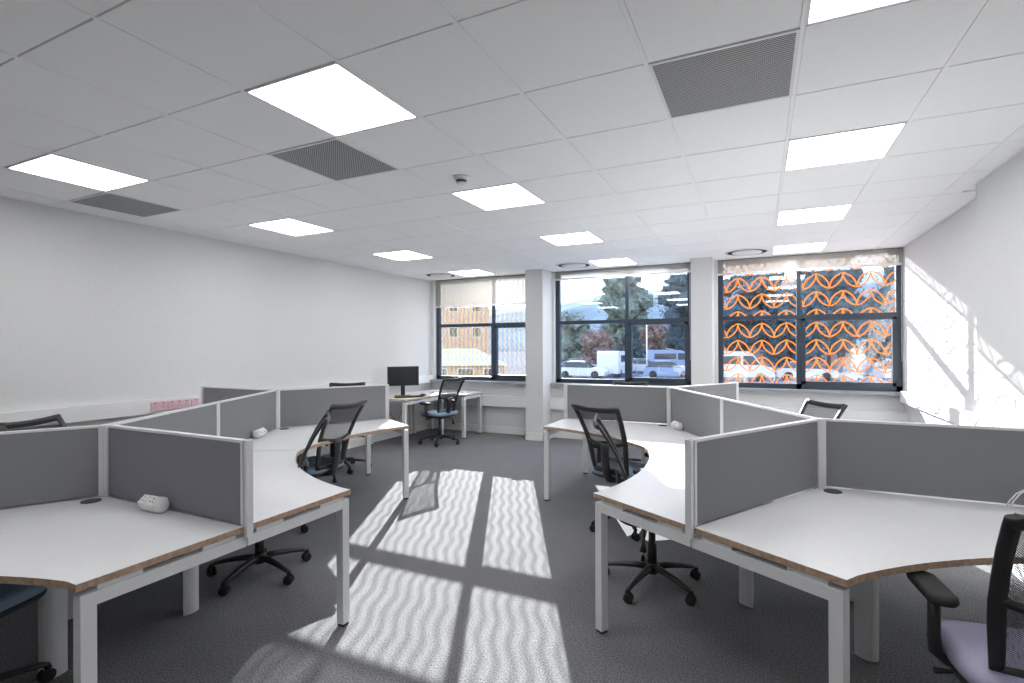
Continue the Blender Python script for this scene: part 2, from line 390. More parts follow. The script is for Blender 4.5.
for (i, j), w in zip(VENTS, ('half hidden at the left wall edge', 'beside the big lit panel', 'nearest the right wall')):
    cx, cy = X0 + G * (i + .5), Y0 + G * (j + .5)
    w = {-9: 'leftmost of the three near the left wall', -5: 'between the large near left light panel and the smoke detector', -1: 'large one at the upper right near the right light row'}[i]
    lab = 'grey perforated square ceiling vent, ' + w
    if V0 is None:
        V0 = thing('ceiling_vent', lab, 'ceiling vent', (cx, cy, CZ), 0, 'perforated ceiling vents')
        bm = NB()
        for s in ((-.294, .294, -.294, -.28), (-.294, .294, .28, .294), (-.294, -.28, -.28, .28), (.28, .294, -.28, .28)): box(bm, *s, -.005, .012)
        obj('frame', bm, 'hatch', V0)
        bm = NB(); box(bm, -.28, .28, -.28, .28, -.003, .012); obj('grille', bm, 'perf', V0)
    else: dup(V0, (cx, cy, CZ), 0, lab)
D0 = None
for (i, j), w in zip(DIFFS, ('by the left window with the yellow zigzag film', 'over the middle clear window', 'over the right window with orange leaf film')):
    cx, cy = X0 + G * (i + .5), Y0 + G * (j + .5) - .02
    lab = 'round ceiling air diffuser ' + w
    if D0 is None:
        D0 = thing('air_diffuser', lab, 'air diffuser', (cx, cy, CZ - .001), 0, 'round air diffusers')
        bm = NB(); lathe(bm, [(.275, 0), (.275, -.006), (.255, -.012), (.245, -.004), (.245, 0)], seg=40); obj('outer_ring', bm, 'white', D0)
        bm = NB(); lathe(bm, [(.0, -.003), (.243, -.003), (.243, -.002), (0, -.002)][1:3] , seg=40); obj('slot', bm, 'dark', D0)
        bm = NB(); lathe(bm, [(.185, -.004), (.180, -.014), (.12, -.022), (.02, -.024)], seg=40); obj('core', bm, 'white', D0)
    else: dup(D0, (cx, cy, CZ - .001), 0, lab)
sd = thing('smoke_detector', 'white smoke detector hanging from a ceiling tile', 'smoke detector', (-1.95, 3.16, CZ - .001))
bm = NB(); lathe(bm, [(.055, 0), (.055, -.018), (.048, -.024), (.03, -.026)], seg=28); obj('base', bm, 'white', sd)
bm = NB()
for k in range(10):
    a = k / 10 * 2 * math.pi; cbox(bm, (.033 * math.cos(a), .033 * math.sin(a), -.034), (.006, .012, .02), a)
lathe(bm, [(.022, -.024), (.022, -.044)], seg=16); obj('sensor_cage', bm, 'port', sd)
bm = NB(); lathe(bm, [(.036, -.044), (.036, -.05), (.025, -.056)], seg=24); obj('cap', bm, 'white', sd)

# ------------------------------------------------------------------ roller blinds
def blind(x0, x1, zb, label):
    t = thing('roller_blind', label, 'blind', ((x0 + x1) / 2, 7.885, zb)); w = x1 - x0; h = CZ - zb
    bm = NB(); n = 12
    bm.faces.new([bm.verts.new(p) for p in ((-w / 2, 0, 0), (w / 2, 0, 0), (w / 2, 0, h - .001), (-w / 2, 0, h - .001))]); obj('fabric', bm, 'blind', t)
    bm = NB(); box(bm, -w / 2, w / 2, -.012, .012, -.022, .004); bev(bm, .004, 1); obj('hem_bar', bm, 'white', t)
    bm = NB(); tube(bm, [(-w / 2, .020, h - .024), (w / 2, .020, h - .024)], .018, 14); obj('roller_tube', bm, 'white', t)
    bm = NB()
    for k in range(70): cbox(bm, (w / 2 - .012, -.03, h - .05 - k * .02), (.005, .005, .012))
    tube(bm, [(w / 2 - .012, -.03, h - .04), (w / 2 - .012, -.03, h - .05 - 70 * .02)], .0012, 5)
    obj('pull_chain', bm, 'white', t)
blind(-5.43, -3.46, 2.245, 'roller blind pulled down over the top of the left window with zigzag film')
blind(-3.05, -.91, 2.61, 'short roller blind at the top of the middle clear window')
blind(-.54, 1.645, 2.535, 'roller blind pulled a little way down over the right window with leaf film')

# ------------------------------------------------------------------ workstations
def e(a): return Vector((math.cos(a), math.sin(a)))
DA, DD, DT, ST = 1.107, 0.613, 0.725, 1.096
def make_desk(label, node, mid, ends, rot, group, port=True):
    """120 degree desk; local x axis points from the screen corner to the sitter"""
    t = thing('desk', label, 'desk', (node[0], node[1], 0), mid, group)
    A, B = e(R(-60)) * DA, e(R(60)) * DA
    A2, B2 = A + e(R(30)) * DD, B + e(R(-30)) * DD
    o = .018 / math.sin(R(60)); n0 = Vector((o, 0))
    sA = e(R(30)) * .018; sB = e(R(-30)) * .018
    pull = lambda v, s: v + s
    iA, iB = e(R(-60)) * -.006, e(R(60)) * -.006
    poly = [n0, A + sA + iA, A2 + iA]
    ch = B2 - A2; nrm = Vector((-1, 0)); n = 22; sag = .122
    for k in range(1, n):
        s = k / n; poly.append(A2 + iA + (ch) * s + nrm * sag * math.sin(math.pi * s) ** .75)
    poly += [B2 + iB, B + sB + iB]
    bm = NB(); m_ = len(poly); prism(bm, poly, DT - .025, DT, 0, 1, [0, m_ - 1] + ([] if -1 in ends else [1]) + ([] if 1 in ends else [m_ - 2])); obj('desktop', bm, ['desk', 'edge'], t)
    # half-round corner leg
    bm = NB(); pr = [(math.cos(a) * .075 - .03, math.sin(a) * .050) for a in [R(-90 + 180 * k / 14) for k in range(15)]]
    prism(bm, [(.36 + p[0], p[1]) for p in pr], 0.004, .69); obj('corner_leg', bm, 'steel', t)
    for s in ends:                       # s=-1: end of arm A, s=1: end of arm B
        d = e(R(60 * s)); q = e(R(-30 * s)); ang = math.atan2(q.y, q.x)
        c = d * (DA - .03)
        lx = c + q * (DD - .035)
        bm = NB(); cbox(bm, (lx.x, lx.y, .3475), (.046, .046, .665), ang); bev(bm, .004, 1); lg = obj('leg', bm, 'steel', t)
        bm = NB(); cbox(bm, (lx.x, lx.y, .0085), (.04, .04, .015), ang); obj('foot', bm, 'rubber', lg)
        m1 = c + q * ((DD - .058) / 2 + .002)
        bm = NB(); cbox(bm, (m1.x, m1.y, .657), (DD - .062, .044, .046), ang); bev(bm, .003, 1)
        for k in (.12, .48):
            m2 = c + q * k; cbox(bm, (m2.x, m2.y, .69), (.14, .03, .019), ang)
        obj('crossbar', bm, 'steel', t)
        # under-desk rail following the screen line back to the corner
        m3 = d * (DA / 2) + q * .05
        bm = NB(); cbox(bm, (m3.x, m3.y, .665), (DA - .16, .04, .04), math.atan2(d.y, d.x)); obj('rail', bm, 'steel', t)
    if port:
        bm = NB(); lathe(bm, [(.042, DT), (.042, DT + .004), (.036, DT + .005), (.004, DT + .003)], (.115, 0, 0), 26); obj('cable_port', bm, 'port', t)
    return t
def make_screen(label, p, d_ang, posts, group):
    """screen panel starting at p going along d_ang for DA; posts: (start kind, end kind)"""
    t = thing('desk_screen', label, 'desk screen', (p[0], p[1], DT), d_ang, group)
    h = ST - DT; L = DA
    a0 = .044 if posts[0] else .034; a1 = L - (.02 if posts[1] == 'mid' else .03)
    bm = NB(); box(bm, a0, a1, -.012, .012, .006, h - .012); obj('fabric_panel', bm, 'fabric', t)
    bm = NB(); box(bm, a0 - .01, a1 + .01, -.015, .015, h - .012, h); bev(bm, .002, 1); obj('trim', bm, 'alu', t)
    if label.startswith('bluish'): [c for c in kids(t) if c.name.startswith('fabric')][0].data.materials[0] = M['fabric_blue']
    if posts[0] == 'node':
        bm = NB(); pr = [(.041 * math.cos(R(60 * k + 30)), .041 * math.sin(R(60 * k + 30))) for k in range(6)]
        prism(bm, pr, .001, h)
        for k in range(6):
            a = R(60 * k); cbox(bm, (.0355 * math.cos(a), .0355 * math.sin(a), h / 2), (.006, .012, h - .01), a)
        obj('corner_post', bm, 'alu', t)
    if posts[1] == 'end':
        bm = NB(); box(bm, L - .030, L - .016, -.016, .016, .001, h); box(bm, L - .002, L + .010, -.016, .016, -.05, h)
        box(bm, L - .016, L - .002, -.010, .010, -.05, h - .003)
        obj('end_post', bm, 'alu', t)
    if posts[1] == 'mid':
        bm = NB(); box(bm, L - .022, L + .022, -.018, .018, .001, h); bev(bm, .003, 1)
        for y in (-.0175, .0175): box(bm, L - .004, L + .004, y - .002, y + .002, .002, h - .002)
        obj('mid_post', bm, 'alu', t)
    return t
def cluster(P1, rot, side, dl, sl):
    g = 'desks of the %s cluster' % side; gs = 'screens of the %s cluster' % side
    P1 = Vector(P1); P2 = P1 + 2 * DA * e(R(120) + rot)
    for (P, mid, ends), lab in zip(((P1, 300, (-1, 1)), (P1, 60, (-1,)), (P1, 180, (1,)), (P2, 0, (1,)), (P2, 240, (-1,)), (P2, 120, (-1, 1))), dl):
        make_desk(lab, P, R(mid) + rot, ends, rot, g)
    for (P, a, posts), lab in zip(((P1, 240, (None, 'end')), (P1, 0, (None, 'end')), (P1, 120, ('node', 'mid')), (P2, 300, ('node', None)), (P2, 60, (None, 'end')), (P2, 180, (None, 'end'))), sl):
        make_screen(lab, P, R(a) + rot, posts, gs)
    return P1, P2
L1, L2 = cluster((-3.124, 1.513), R(-.43), 'left',
    ('front left desk with white power pod against its screen',
     'left cluster desk beyond the front left screen, one chair tucked under its hollow',
     'left cluster desk behind the screen at the left picture edge',
     'left cluster desk running back towards the window, mesh chair at its front',
     'left cluster desk on the hidden wall side of the long screen run',
     'left cluster desk behind the far screen, facing the left wall corner'),
    ('dark grey desk screen at the left picture edge',
     'bluish grey desk screen across the front left desk behind the power pod',
     'near half of the long grey screen run on the left cluster',
     'far half of the long left screen run, white pod at its foot',
     'grey desk screen behind the mesh chairs on the left cluster, below the monitor',
     'dark grey desk screen by the pink sockets, behind the long left screen run'))
R1, R2 = cluster((.293, 3.227), R(-.7), 'right',
    ('front right desk with curved brown edge and armchair beside it',
     'right cluster desk behind the long front right screen, towards the right wall',
     'right cluster desk with bright sunlit top beside the front screen',
     'right cluster desk on the hidden side beneath the right window',
     'right cluster desk running back to the middle window, mesh chair in its hollow',
     'right cluster desk hidden behind the far screen under the middle window'),
    ('grey desk screen dividing the two near tops of the right cluster',
     'long dark grey desk screen running off the right picture edge',
     'near half of the pale screen run on the right cluster',
     'far half of the screen run on the right cluster, white pod at its foot',
     'pale grey desk screen end in front of the right pillar',
     'grey desk screen below the middle window behind the mesh chair'))

# power pods
def pod(loc, rz, label):
    t = thing('power_pod', label, 'desk power socket', loc, rz, 'white power pods')
    bm = NB(); pts = []
    prof = [(-.078, .012), (-.074, .026), (-.064, .034), (-.05, .0355), (.05, .0355), (.064, .034), (.074, .026), (.078, .012)]
    lathe(bm, [(r, z) for z, r in prof], (0, 0, .036), 24, 'X'); obj('body', bm, 'white', t)
    for x in (-.034, .034):
        bm = NB(); cbox(bm, (0, 0, 0), (.046, .046, .006)); bev(bm, .002, 1); f = obj('socket_face', bm, 'trunk', t)
        f.location = (x, -.024, .060); f.rotation_euler = (R(42), 0, 0)
        bm = NB()
        for sx_, sy_, w, h in ((0, .010, .004, .008), (-.010, -.006, .008, .004), (.010, -.006, .008, .004)): cbox(bm, (sx_, sy_, .0032), (w, h, .001))
        hs = obj('socket_hole', bm, 'dark', f)
    bm = NB(); cbox(bm, (0, .035, .03), (.05, .03, .05)); bev(bm, .004, 1); obj('clamp', bm, 'white', t)
pod((-2.60, 1.448, DT), R(-.43), 'white rounded power pod on the front left desk')
q = L2 + e(R(300)) * .50 + e(R(30)) * .055; pod((q.x, q.y, DT), R(120), 'white rounded power pod on the left cluster by the long screen run')
q = R2 + e(R(300)) * .30 - e(R(30)) * .055; pod((q.x, q.y, DT), R(-60), 'white rounded power pod on the right cluster behind the mesh chair')

# white cable loop on the right desk
bm = NB()
pts = [(1.060, 3.16, DT + .004), (1.070, 3.158, DT + .03), (1.095, 3.155, DT + .07), (1.140, 3.15, DT + .105), (1.200, 3.145, DT + .115), (1.260, 3.13, DT + .09), (1.290, 3.10, DT + .04), (1.260, 3.02, DT + .005)]
tube(bm, pts, .0035, 8); tube(bm, [(p[0] + .012, p[1] - .01, p[2] + (.006 if k else 0)) for k, p in enumerate(pts)], .0035, 8)
tag(obj('cable', bm, 'white'), 'white looped cable standing up against the long right desk screen', 'cable')

# ------------------------------------------------------------------ task chairs
def rrect(w, d, r, n=6):
    o = []
    for cx, cy, a in ((w / 2 - r, d / 2 - r, 0), (-w / 2 + r, d / 2 - r, 90), (-w / 2 + r, -d / 2 + r, 180), (w / 2 - r, -d / 2 + r, 270)):
        for k in range(n + 1): t = R(a + 90 * k / n); o.append((cx + r * math.cos(t), cy + r * math.sin(t)))
    return o
def loft(bm, rings, mi=0):
    vs = [[bm.verts.new(p) for p in r] for r in rings]; n = len(rings[0])
    for i in range(len(vs) - 1):
        for k in range(n):
            f = bm.faces.new((vs[i][k], vs[i][(k + 1) % n], vs[i + 1][(k + 1) % n], vs[i + 1][k])); f.smooth = True; f.material_index = mi
    bm.faces.new(vs[0][::-1]); bm.faces.new(vs[-1])
PROF = [(-.205, .485, .150), (-.225, .56, .158), (-.242, .65, .166), (-.264, .74, .174), (-.303, .83, .183), (-.350, .92, .193), (-.402, 1.0, .203), (-.425, 1.035, .208)]  # x, z, half width
def prof_at(z):
    for a, b in zip(PROF, PROF[1:]):
        if z <= b[1]:
            t = (z - a[1]) / (b[1] - a[1]); return a[0] + (b[0] - a[0]) * t, a[2] + (b[2] - a[2]) * t
    return PROF[-1][0], PROF[-1][2]
def make_chair(label, seatm):
    t = thing('task_chair', label, 'chair')
    # five-star base
    bm = NB(); lathe(bm, [(.036, .075), (.042, .085), (.042, .125), (.034, .14)], seg=20)
    for k in range(5):
        a = R(72 * k); c, s = math.cos(a), math.sin(a); P = lambda r, z: (r * c, r * s, z)
        tube(bm, [P(.02, .112), (P(.10, .112)), P(.20, .100), P(.275, .085), P(.305, .078)], [.028, .026, .021, .017, .013], 10, (1.0, .72))
    b = obj('base', bm, 'black', t)
    for k in range(5):
        a = R(72 * k); c, s = math.cos(a), math.sin(a)
        bm = NB()
        for off in (-.014, .014):
            lathe(bm, [(.010, off - .008), (.026, off - .008), (.029, off - .004), (.029, off + .004), (.026, off + .008), (.010, off + .008)], (0, 0, 0), 18, 'Y')
        tube(bm, [(0, 0, 0), (0.006, 0, .03), (.0, 0, .052)], [.012, .016, .011], 8)
        bmesh.ops.rotate(bm, verts=bm.verts, matrix=Matrix.Rotation(R(30 + 47 * k), 3, 'Z'))
        obj('castor', bm, 'rubber', b, (.302 * c, .302 * s, .030))
    bm = NB(); lathe(bm, [(.030, .13), (.028, .255), (.022, .262), (.022, .34), (.015, .345), (.015, .405)], seg=18); obj('gas_lift', bm, 'black', t)
    # seat: black shell and padded cushion
    bm = NB(); box(bm, -.11, .08, -.07, .07, .395, .425); bev(bm, .01, 2)
    tube(bm, [(.02, .05, .405), (.03, .20, .40), (.03, .255, .395)], [.006, .006, .011], 8, mi=0)
    tube(bm, [(-.06, -.05, .40), (-.07, -.19, .39), (-.075, -.205, .33), (-.078, -.208, .285)], [.006, .006, .012, .022], 8)
    obj('tilt_mechanism', bm, 'black', t)
    bm = NB(); rr = rrect(.45, .47, .11); loft(bm, [[(x * f + .01, y * f, z) for x, y in rr] for f, z in ((.72, .418), (.9, .426), (1.0, .442), (1.01, .452), (.98, .458))]); obj('seat_shell', bm, 'black', t)
    bm = NB(); rr = rrect(.455, .475, .12)
    def sz(x, y, z): return z - .016 * max(0, (x - .12) / .11) ** 2 + .008 * (y / .23) ** 2
    loft(bm, [[(x * f + .01, y * f, sz(x * f, y * f, z)) for x, y in rr] for f, z in ((.98, .452), (1.0, .462), (1.005, .476), (.985, .490), (.94, .499), (.80, .503), (.5, .500), (.2, .498))]); obj('seat', bm, seatm, t)
    # backrest frame
    bm = NB()
    for s in (-1, 1): tube(bm, [(x, s * hw, z) for x, z, hw in PROF], [.019, .022, .024, .024, .023, .023, .023, .021], 10, (.45, 1.0), up=(0, 1, 0))
    def rail(z, r, sag, drop=0, sq=(1, 1)):
        x, hw = prof_at(z); pp = [(x - sag * (1 - (k / 6) ** 2), k / 6 * hw, z - drop * (1 - (k / 6) ** 2)) for k in range(-6, 7)]
        tube(bm, pp, r, 10, sq)
    rail(1.022, .013, .018, .014, (.8, 1.7)); rail(.745, .010, .018, .030, (.8, 1.5)); rail(.50, .014, .012, 0, (.9, 1.6))
    br = obj('backrest', bm, 'black', t)
    bm = NB(); rows = []
    for k in range(25):
        z = .50 + .525 * k / 24; x, hw = prof_at(z); rows.append([bm.verts.new((x - .014 * (1 - (j / 6) ** 2), j / 6 * hw, z)) for j in range(-6, 7)])
    for a, b_ in zip(rows, rows[1:]):
        for j in range(12): bm.faces.new((a[j], a[j + 1], b_[j + 1], b_[j])).smooth = True
    obj('back_mesh', bm, 'mesh', br)
    bm = NB(); tube(bm, [(-.04, 0, .412), (-.14, 0, .408), (-.225, 0, .425), (-.262, 0, .49), (-.280, 0, .58), (-.287, 0, .68), (-.288, 0, .725)], [.022, .024, .026, .026, .025, .026, .03], 12, (1.5, .6)); 
    obj('spine', bm, 'black', br)
    # arms
    for s in (-1, 1):
        bm = NB(); tube(bm, [(.0, s * .14, .418), (.0, s * .235, .420), (.0, s * .262, .445), (.0, s * .266, .50), (0, s * .266, .62)], [.018, .018, .02, .018, .017], 10, (1.0, 1.4), up=(1, 0, 0))
        ar = obj('armrest', bm, 'black', t)
        bm = NB(); rr = rrect(.25, .085, .04); loft(bm, [[(x * f + .03, y * f + s * .262, z) for x, y in rr] for f, z in ((.7, .622), (.95, .63), (1, .64), (.97, .652), (.8, .658))]); obj('arm_pad', bm, 'rubber', ar)
    return t
CH = {}
def chair(xy, face, phase, label, seatm='blue', pos=None, arms=True, bo=0.0):
    if seatm not in CH:
        t = make_chair(label, seatm); CH[seatm] = t; t.location = (xy[0], xy[1], 0); t.rotation_euler = (0, 0, R(face)); t['group'] = 'black mesh-back task chairs'
        CH[seatm + 'first'] = True
    else: t = dup(CH[seatm], (xy[0], xy[1], 0), R(face), label)
    for c in kids(t):
        if c.name.startswith('base'): c.rotation_euler = (0, 0, R(phase - face))
        if c.name.startswith('armrest') and pos: c.location.z = pos
        if c.name.startswith('backrest') and bo: c.location.x = bo
        if c.name.startswith('armrest') and not arms:
            for d in kids(c): bpy.data.objects.remove(d)
            bpy.data.objects.remove(c)
    return t
chair((-3.01, 2.325), 224, -5, 'mesh task chair seen edge-on, tucked under the left cluster, star base showing')
chair((-3.53, 3.23), 184, 20, 'mesh task chair with blue seat, back turned to us at the left cluster')
chair((-1.01, 4.19), 70, 10, 'mesh task chair with blue seat in the hollow of the far right cluster desk')
chair((-.615, 3.246), 18, -34, 'task chair seen edge-on, tucked under the sunlit desk, star base showing', bo=.08)
chair((-4.50, 6.63), 163, 6, 'mesh task chair standing by the corner desks below the zigzag window', bo=.06)
chair((.14, 4.575), 214, 0, 'task chair whose mesh back top shows above the right screens under the leaf window')
chair((-1.48, 6.17), 275, 30, 'task chair of which only the dark top edge shows under the middle window')
chair((-4.64, 4.75), 307, 40, 'task chair whose dark top shows over the far left cluster screen')
chair((-3.97, 1.86), 27, 0, 'task chair whose black top shows over the screen at the left picture edge')
chair((-2.93, .87), 110, 15, 'task chair under the front left desk, blue seat edge at the left picture edge', arms=False)
chair((.79, 2.15), 96, 20, 'large near task chair with padded arm cut by the right picture edge', 'lavender', .033, bo=.09)

# ------------------------------------------------------------------ corner desks by the left window
def rdesk(label, x0, x1, y0, y1, name, edge):
    t = thing('desk', label, 'desk', ((x0 + x1) / 2, (y0 + y1) / 2, 0), 0, 'rectangular desks in the window corner'); w, d = (x1 - x0) / 2, (y1 - y0) / 2
    bm = NB(); prism(bm, [(-w, -d), (w, -d), (w, d), (-w, d)], DT - .025, DT, 0, 1); obj('desktop', bm, ['desk' if edge != 'beech' else 'beech', edge], t)
    for sx_ in (-1, 1):
        for sy_ in (-1, 1):
            bm = NB(); cbox(bm, (sx_ * (w - .03), sy_ * (d - .03), .345), (.05, .05, .66)); bev(bm, .004, 1); lg = obj('leg', bm, 'steel', t)
            bm = NB(); cbox(bm, (sx_ * (w - .03), sy_ * (d - .03), .0085), (.042, .042, .015)); obj('foot', bm, 'rubber', lg)
        bm = NB(); cbox(bm, (sx_ * (w - .03), 0, .662), (.05, 2 * d - .112, .05)); obj('crossbar', bm, 'steel', t)
    for sy_ in (-1, 1):
        bm = NB(); cbox(bm, (0, sy_ * (d - .12), .68), (2 * w - .14, .04, .035)); obj('rail', bm, 'steel', t)
    return t
rdesk('white desk pushed under the sill of the left window', -5.42, -4.36, 7.13, 7.72, 'B', 'desk')
rdesk('pale wood topped desk along the left wall carrying the monitor', -5.44, -4.74, 6.08, 7.11, 'A', 'beech')
t = thing('monitor', 'dark computer monitor on a stand on the corner desk', 'monitor', (-5.10, 6.50, DT), R(50 - 90))
bm = NB(); box(bm, -.012, .022, -.245, .245, .165, .47); bev(bm, .006, 2); obj('casing', bm, 'port', t)
bm = NB(); box(bm, .0222, .0235, -.238, .238, .174, .462); obj('display', bm, 'screen', t)
bm = NB(); box(bm, -.04, -.013, -.03, .03, .01, .36); bev(bm, .006, 1); obj('stand', bm, 'black', t)
bm = NB(); prism(bm, rrect(.19, .24, .03), .001, .012); obj('foot_plate', bm, 'black', t)
t = thing('keyboard', 'black keyboard lying on the corner desk before the monitor', 'keyboard', (-4.90, 6.38, DT), R(52))
bm = NB(); box(bm, -.21, .21, -.065, .065, .001, .016); bev(bm, .004, 1); obj('case', bm, 'black', t)
for r_ in range(5):
    bm = NB()
    for c_ in range(15): cbox(bm, (-.19 + c_ * .027, -.046 + r_ * .023, .019), (.022, .018, .006))
    obj('key_row', bm, 'port', t)
bm = NB(); loft(bm, [[(x * f, y * f, z) for x, y in rrect(.10, .06, .028)] for f, z in ((.95, .001), (1, .01), (.85, .026), (.5, .034))])
tag(obj('computer_mouse', bm, 'black', None, (-4.84, 6.66, DT)), 'small black mouse beside the keyboard on the corner desk', 'mouse')
bm = NB(); tube(bm, [(-5.2, 6.62, DT + .15), (-5.24, 6.72, DT + .05), (-5.34, 6.84, DT + .006), (-5.46, 6.9, DT + .004), (-5.455, 6.95, .5), (-5.46, 6.8, .25), (-5.45, 6.6, .42), (-5.46, 6.5, .6)], .004, 7)
tag(obj('cable', bm, 'black'), 'black cable trailing from the monitor down behind the corner desk', 'cable')
random.seed(4)
for k, (px_, py_, a, lab) in enumerate(((-4.98, 7.30, 20, 'crumpled white sheet at the left of the desk under the zigzag window'), (-4.78, 7.36, -15, 'crumpled white sheet in the middle of the desk under the zigzag window'), (-4.60, 7.28, 40, 'crumpled white sheet at the right of the desk under the zigzag window'))):
    bm = NB(); n = 10; g = [[bm.verts.new(((i / n - .5) * .30, (j / n - .5) * .22, .006 + .035 * abs(noise.noise(Vector((i * .45 + k * 9, j * .45, k)))))) for i in range(n + 1)] for j in range(n + 1)]
    for j in range(n):
        for i in range(n): bm.faces.new((g[j][i], g[j][i + 1], g[j + 1][i + 1], g[j + 1][i]))
    r_ = bmesh.ops.solidify(bm, geom=bm.faces[:], thickness=.001)
    o = obj('paper_sheet', bm, 'paper', None, (px_, py_, DT)); o.rotation_euler = (0, 0, R(a)); tag(o, lab, 'paper', 'loose papers on the window desk')

# sockets on the left wall trunking
for y0, y1, m, n, lab in ((3.02, 3.17, 'pink', 2, 'pink double wall socket, nearest of the three on the left trunking'), (3.18, 3.40, 'pink', 3, 'widest pink wall socket plate, middle one on the left trunking'), (3.42, 3.50, 'pink', 1, 'narrow pink wall socket, farthest of the three pink plates'), (3.545, 3.63, 'white', 1, 'white wall socket with a black plug on the left trunking')):
    t = thing('wall_socket', lab, 'socket', (XL + .0615, (y0 + y1) / 2, .918), 0, 'sockets on the left wall trunking'); w = (y1 - y0) / 2
    bm = NB(); box(bm, .0005, .009, -w, w, -.043, .043); bev(bm, .003, 1); obj('plate', bm, m, t)
    for k in range(n):
        yy = (-w + (2 * w) * (k + .5) / n); bm = NB()
        for dy, dz, a, b in ((0, .014, .004, .009), (-.011, -.008, .009, .004), (.011, -.008, .009, .004)): cbox(bm, (.0095, yy + dy, dz - .006), (.001, a, b))
        cbox(bm, (.011, yy, .03), (.004, .012, .010)); obj('socket_hole', bm, 'port', t)
    if m == 'white':
        bm = NB(); box(bm, .012, .05, -.024, .024, -.026, .024); bev(bm, .006, 2); tube(bm, [(.03, 0, -.024), (.032, .0, -.08), (.02, .01, -.2)], .004, 8)
        tag(obj('plug', bm, 'black', None, (XL + .0615, (y0 + y1) / 2, .918)), 'black plug in the white wall socket by the pink plates', 'plug')

# ------------------------------------------------------------------ outside
GZ = -1.25
bm = NB(); box(bm, -260, 260, YO + .02, 420, GZ - .3, GZ); struct('ground', bm, 'asphalt')
bm = NB()
def ridge(y, h0, amp, seed, x0=-500, x1=500, n=90):
    top = []
    for k in range(n + 1):
        x = x0 + (x1 - x0) * k / n; h = h0 + amp * noise.noise(Vector((x * .006 + seed, seed, 0))) + amp * .25 * noise.noise(Vector((x * .03, seed, 3)))
        h += 20 * max(0, min(1, (x + 160) / 160.0))
        top.append((x, h))
    for off, f in ((0, 1),):
        a = [bm.verts.new((x, y - 60, GZ)) for x, h in top]; b = [bm.verts.new((x, y, GZ + h * .7)) for x, h in top]; c = [bm.verts.new((x, y + 60, GZ + h)) for x, h in top]; d = [bm.verts.new((x, y + 200, GZ)) for x, h in top]
        for i in range(n):
            for p, q_ in ((a, b), (b, c), (c, d)): bm.faces.new((p[i], p[i + 1], q_[i + 1], q_[i])).smooth = True
ridge(330, 30, 16, 2.3); struct('hills', bm, 'hill')
def car(x, y, rz, paint, label, L=4.3, h=1.45):
    t = thing('car', label, 'car', (x, y, GZ), R(rz), 'parked cars outside the windows'); W = .88
    def side(pts, w0, w1, mn, par, m):
        bm = NB(); loft_r = []
        for s, w in ((-1, w0), (1, w0)): pass
        a = [bm.verts.new((p[0] * L / 4.3, -(w0 if p[2] == 0 else w1), p[1] * h / 1.45)) for p in pts]; b = [bm.verts.new((p[0] * L / 4.3, (w0 if p[2] == 0 else w1), p[1] * h / 1.45)) for p in pts]
        bm.faces.new(a); bm.faces.new(b[::-1])
        for i in range(len(pts)):
            j = (i + 1) % len(pts); bm.faces.new((a[i], b[i], b[j], a[j]))
        bev(bm, .03, 2); return obj(mn, bm, m, par)
    body = side([(-2.1, .25, 0), (2.1, .25, 0), (2.15, .55, 0), (2.05, .78, 0), (1.0, .92, 0), (-1.9, .95, 0), (-2.12, .7, 0)], W, W, 'body', t, paint)
    cab = side([(1.05, .9, 0), (.35, 1.36, 1), (-.1, 1.45, 1), (-1.3, 1.42, 1), (-1.95, .93, 0)], W - .04, W - .17, 'cabin', t, 'cglass')
    bm = NB(); cbox(bm, (-.5 * L / 4.3, 0, 1.44 * h / 1.45), (1.35 * L / 4.3, 1.36, .05)); bev(bm, .02, 1); obj('roof', bm, paint, t)
    for sx_ in (-1.3, 1.3):
        for sy_ in (-1, 1):
            bm = NB(); lathe(bm, [(.12, -.1), (.32, -.1), (.34, -.06), (.34, .06), (.32, .1), (.12, .1)], (0, 0, 0), 18, 'Y'); obj('wheel', bm, 'rubber', t, (sx_ * L / 4.3, sy_ * .80, .335))
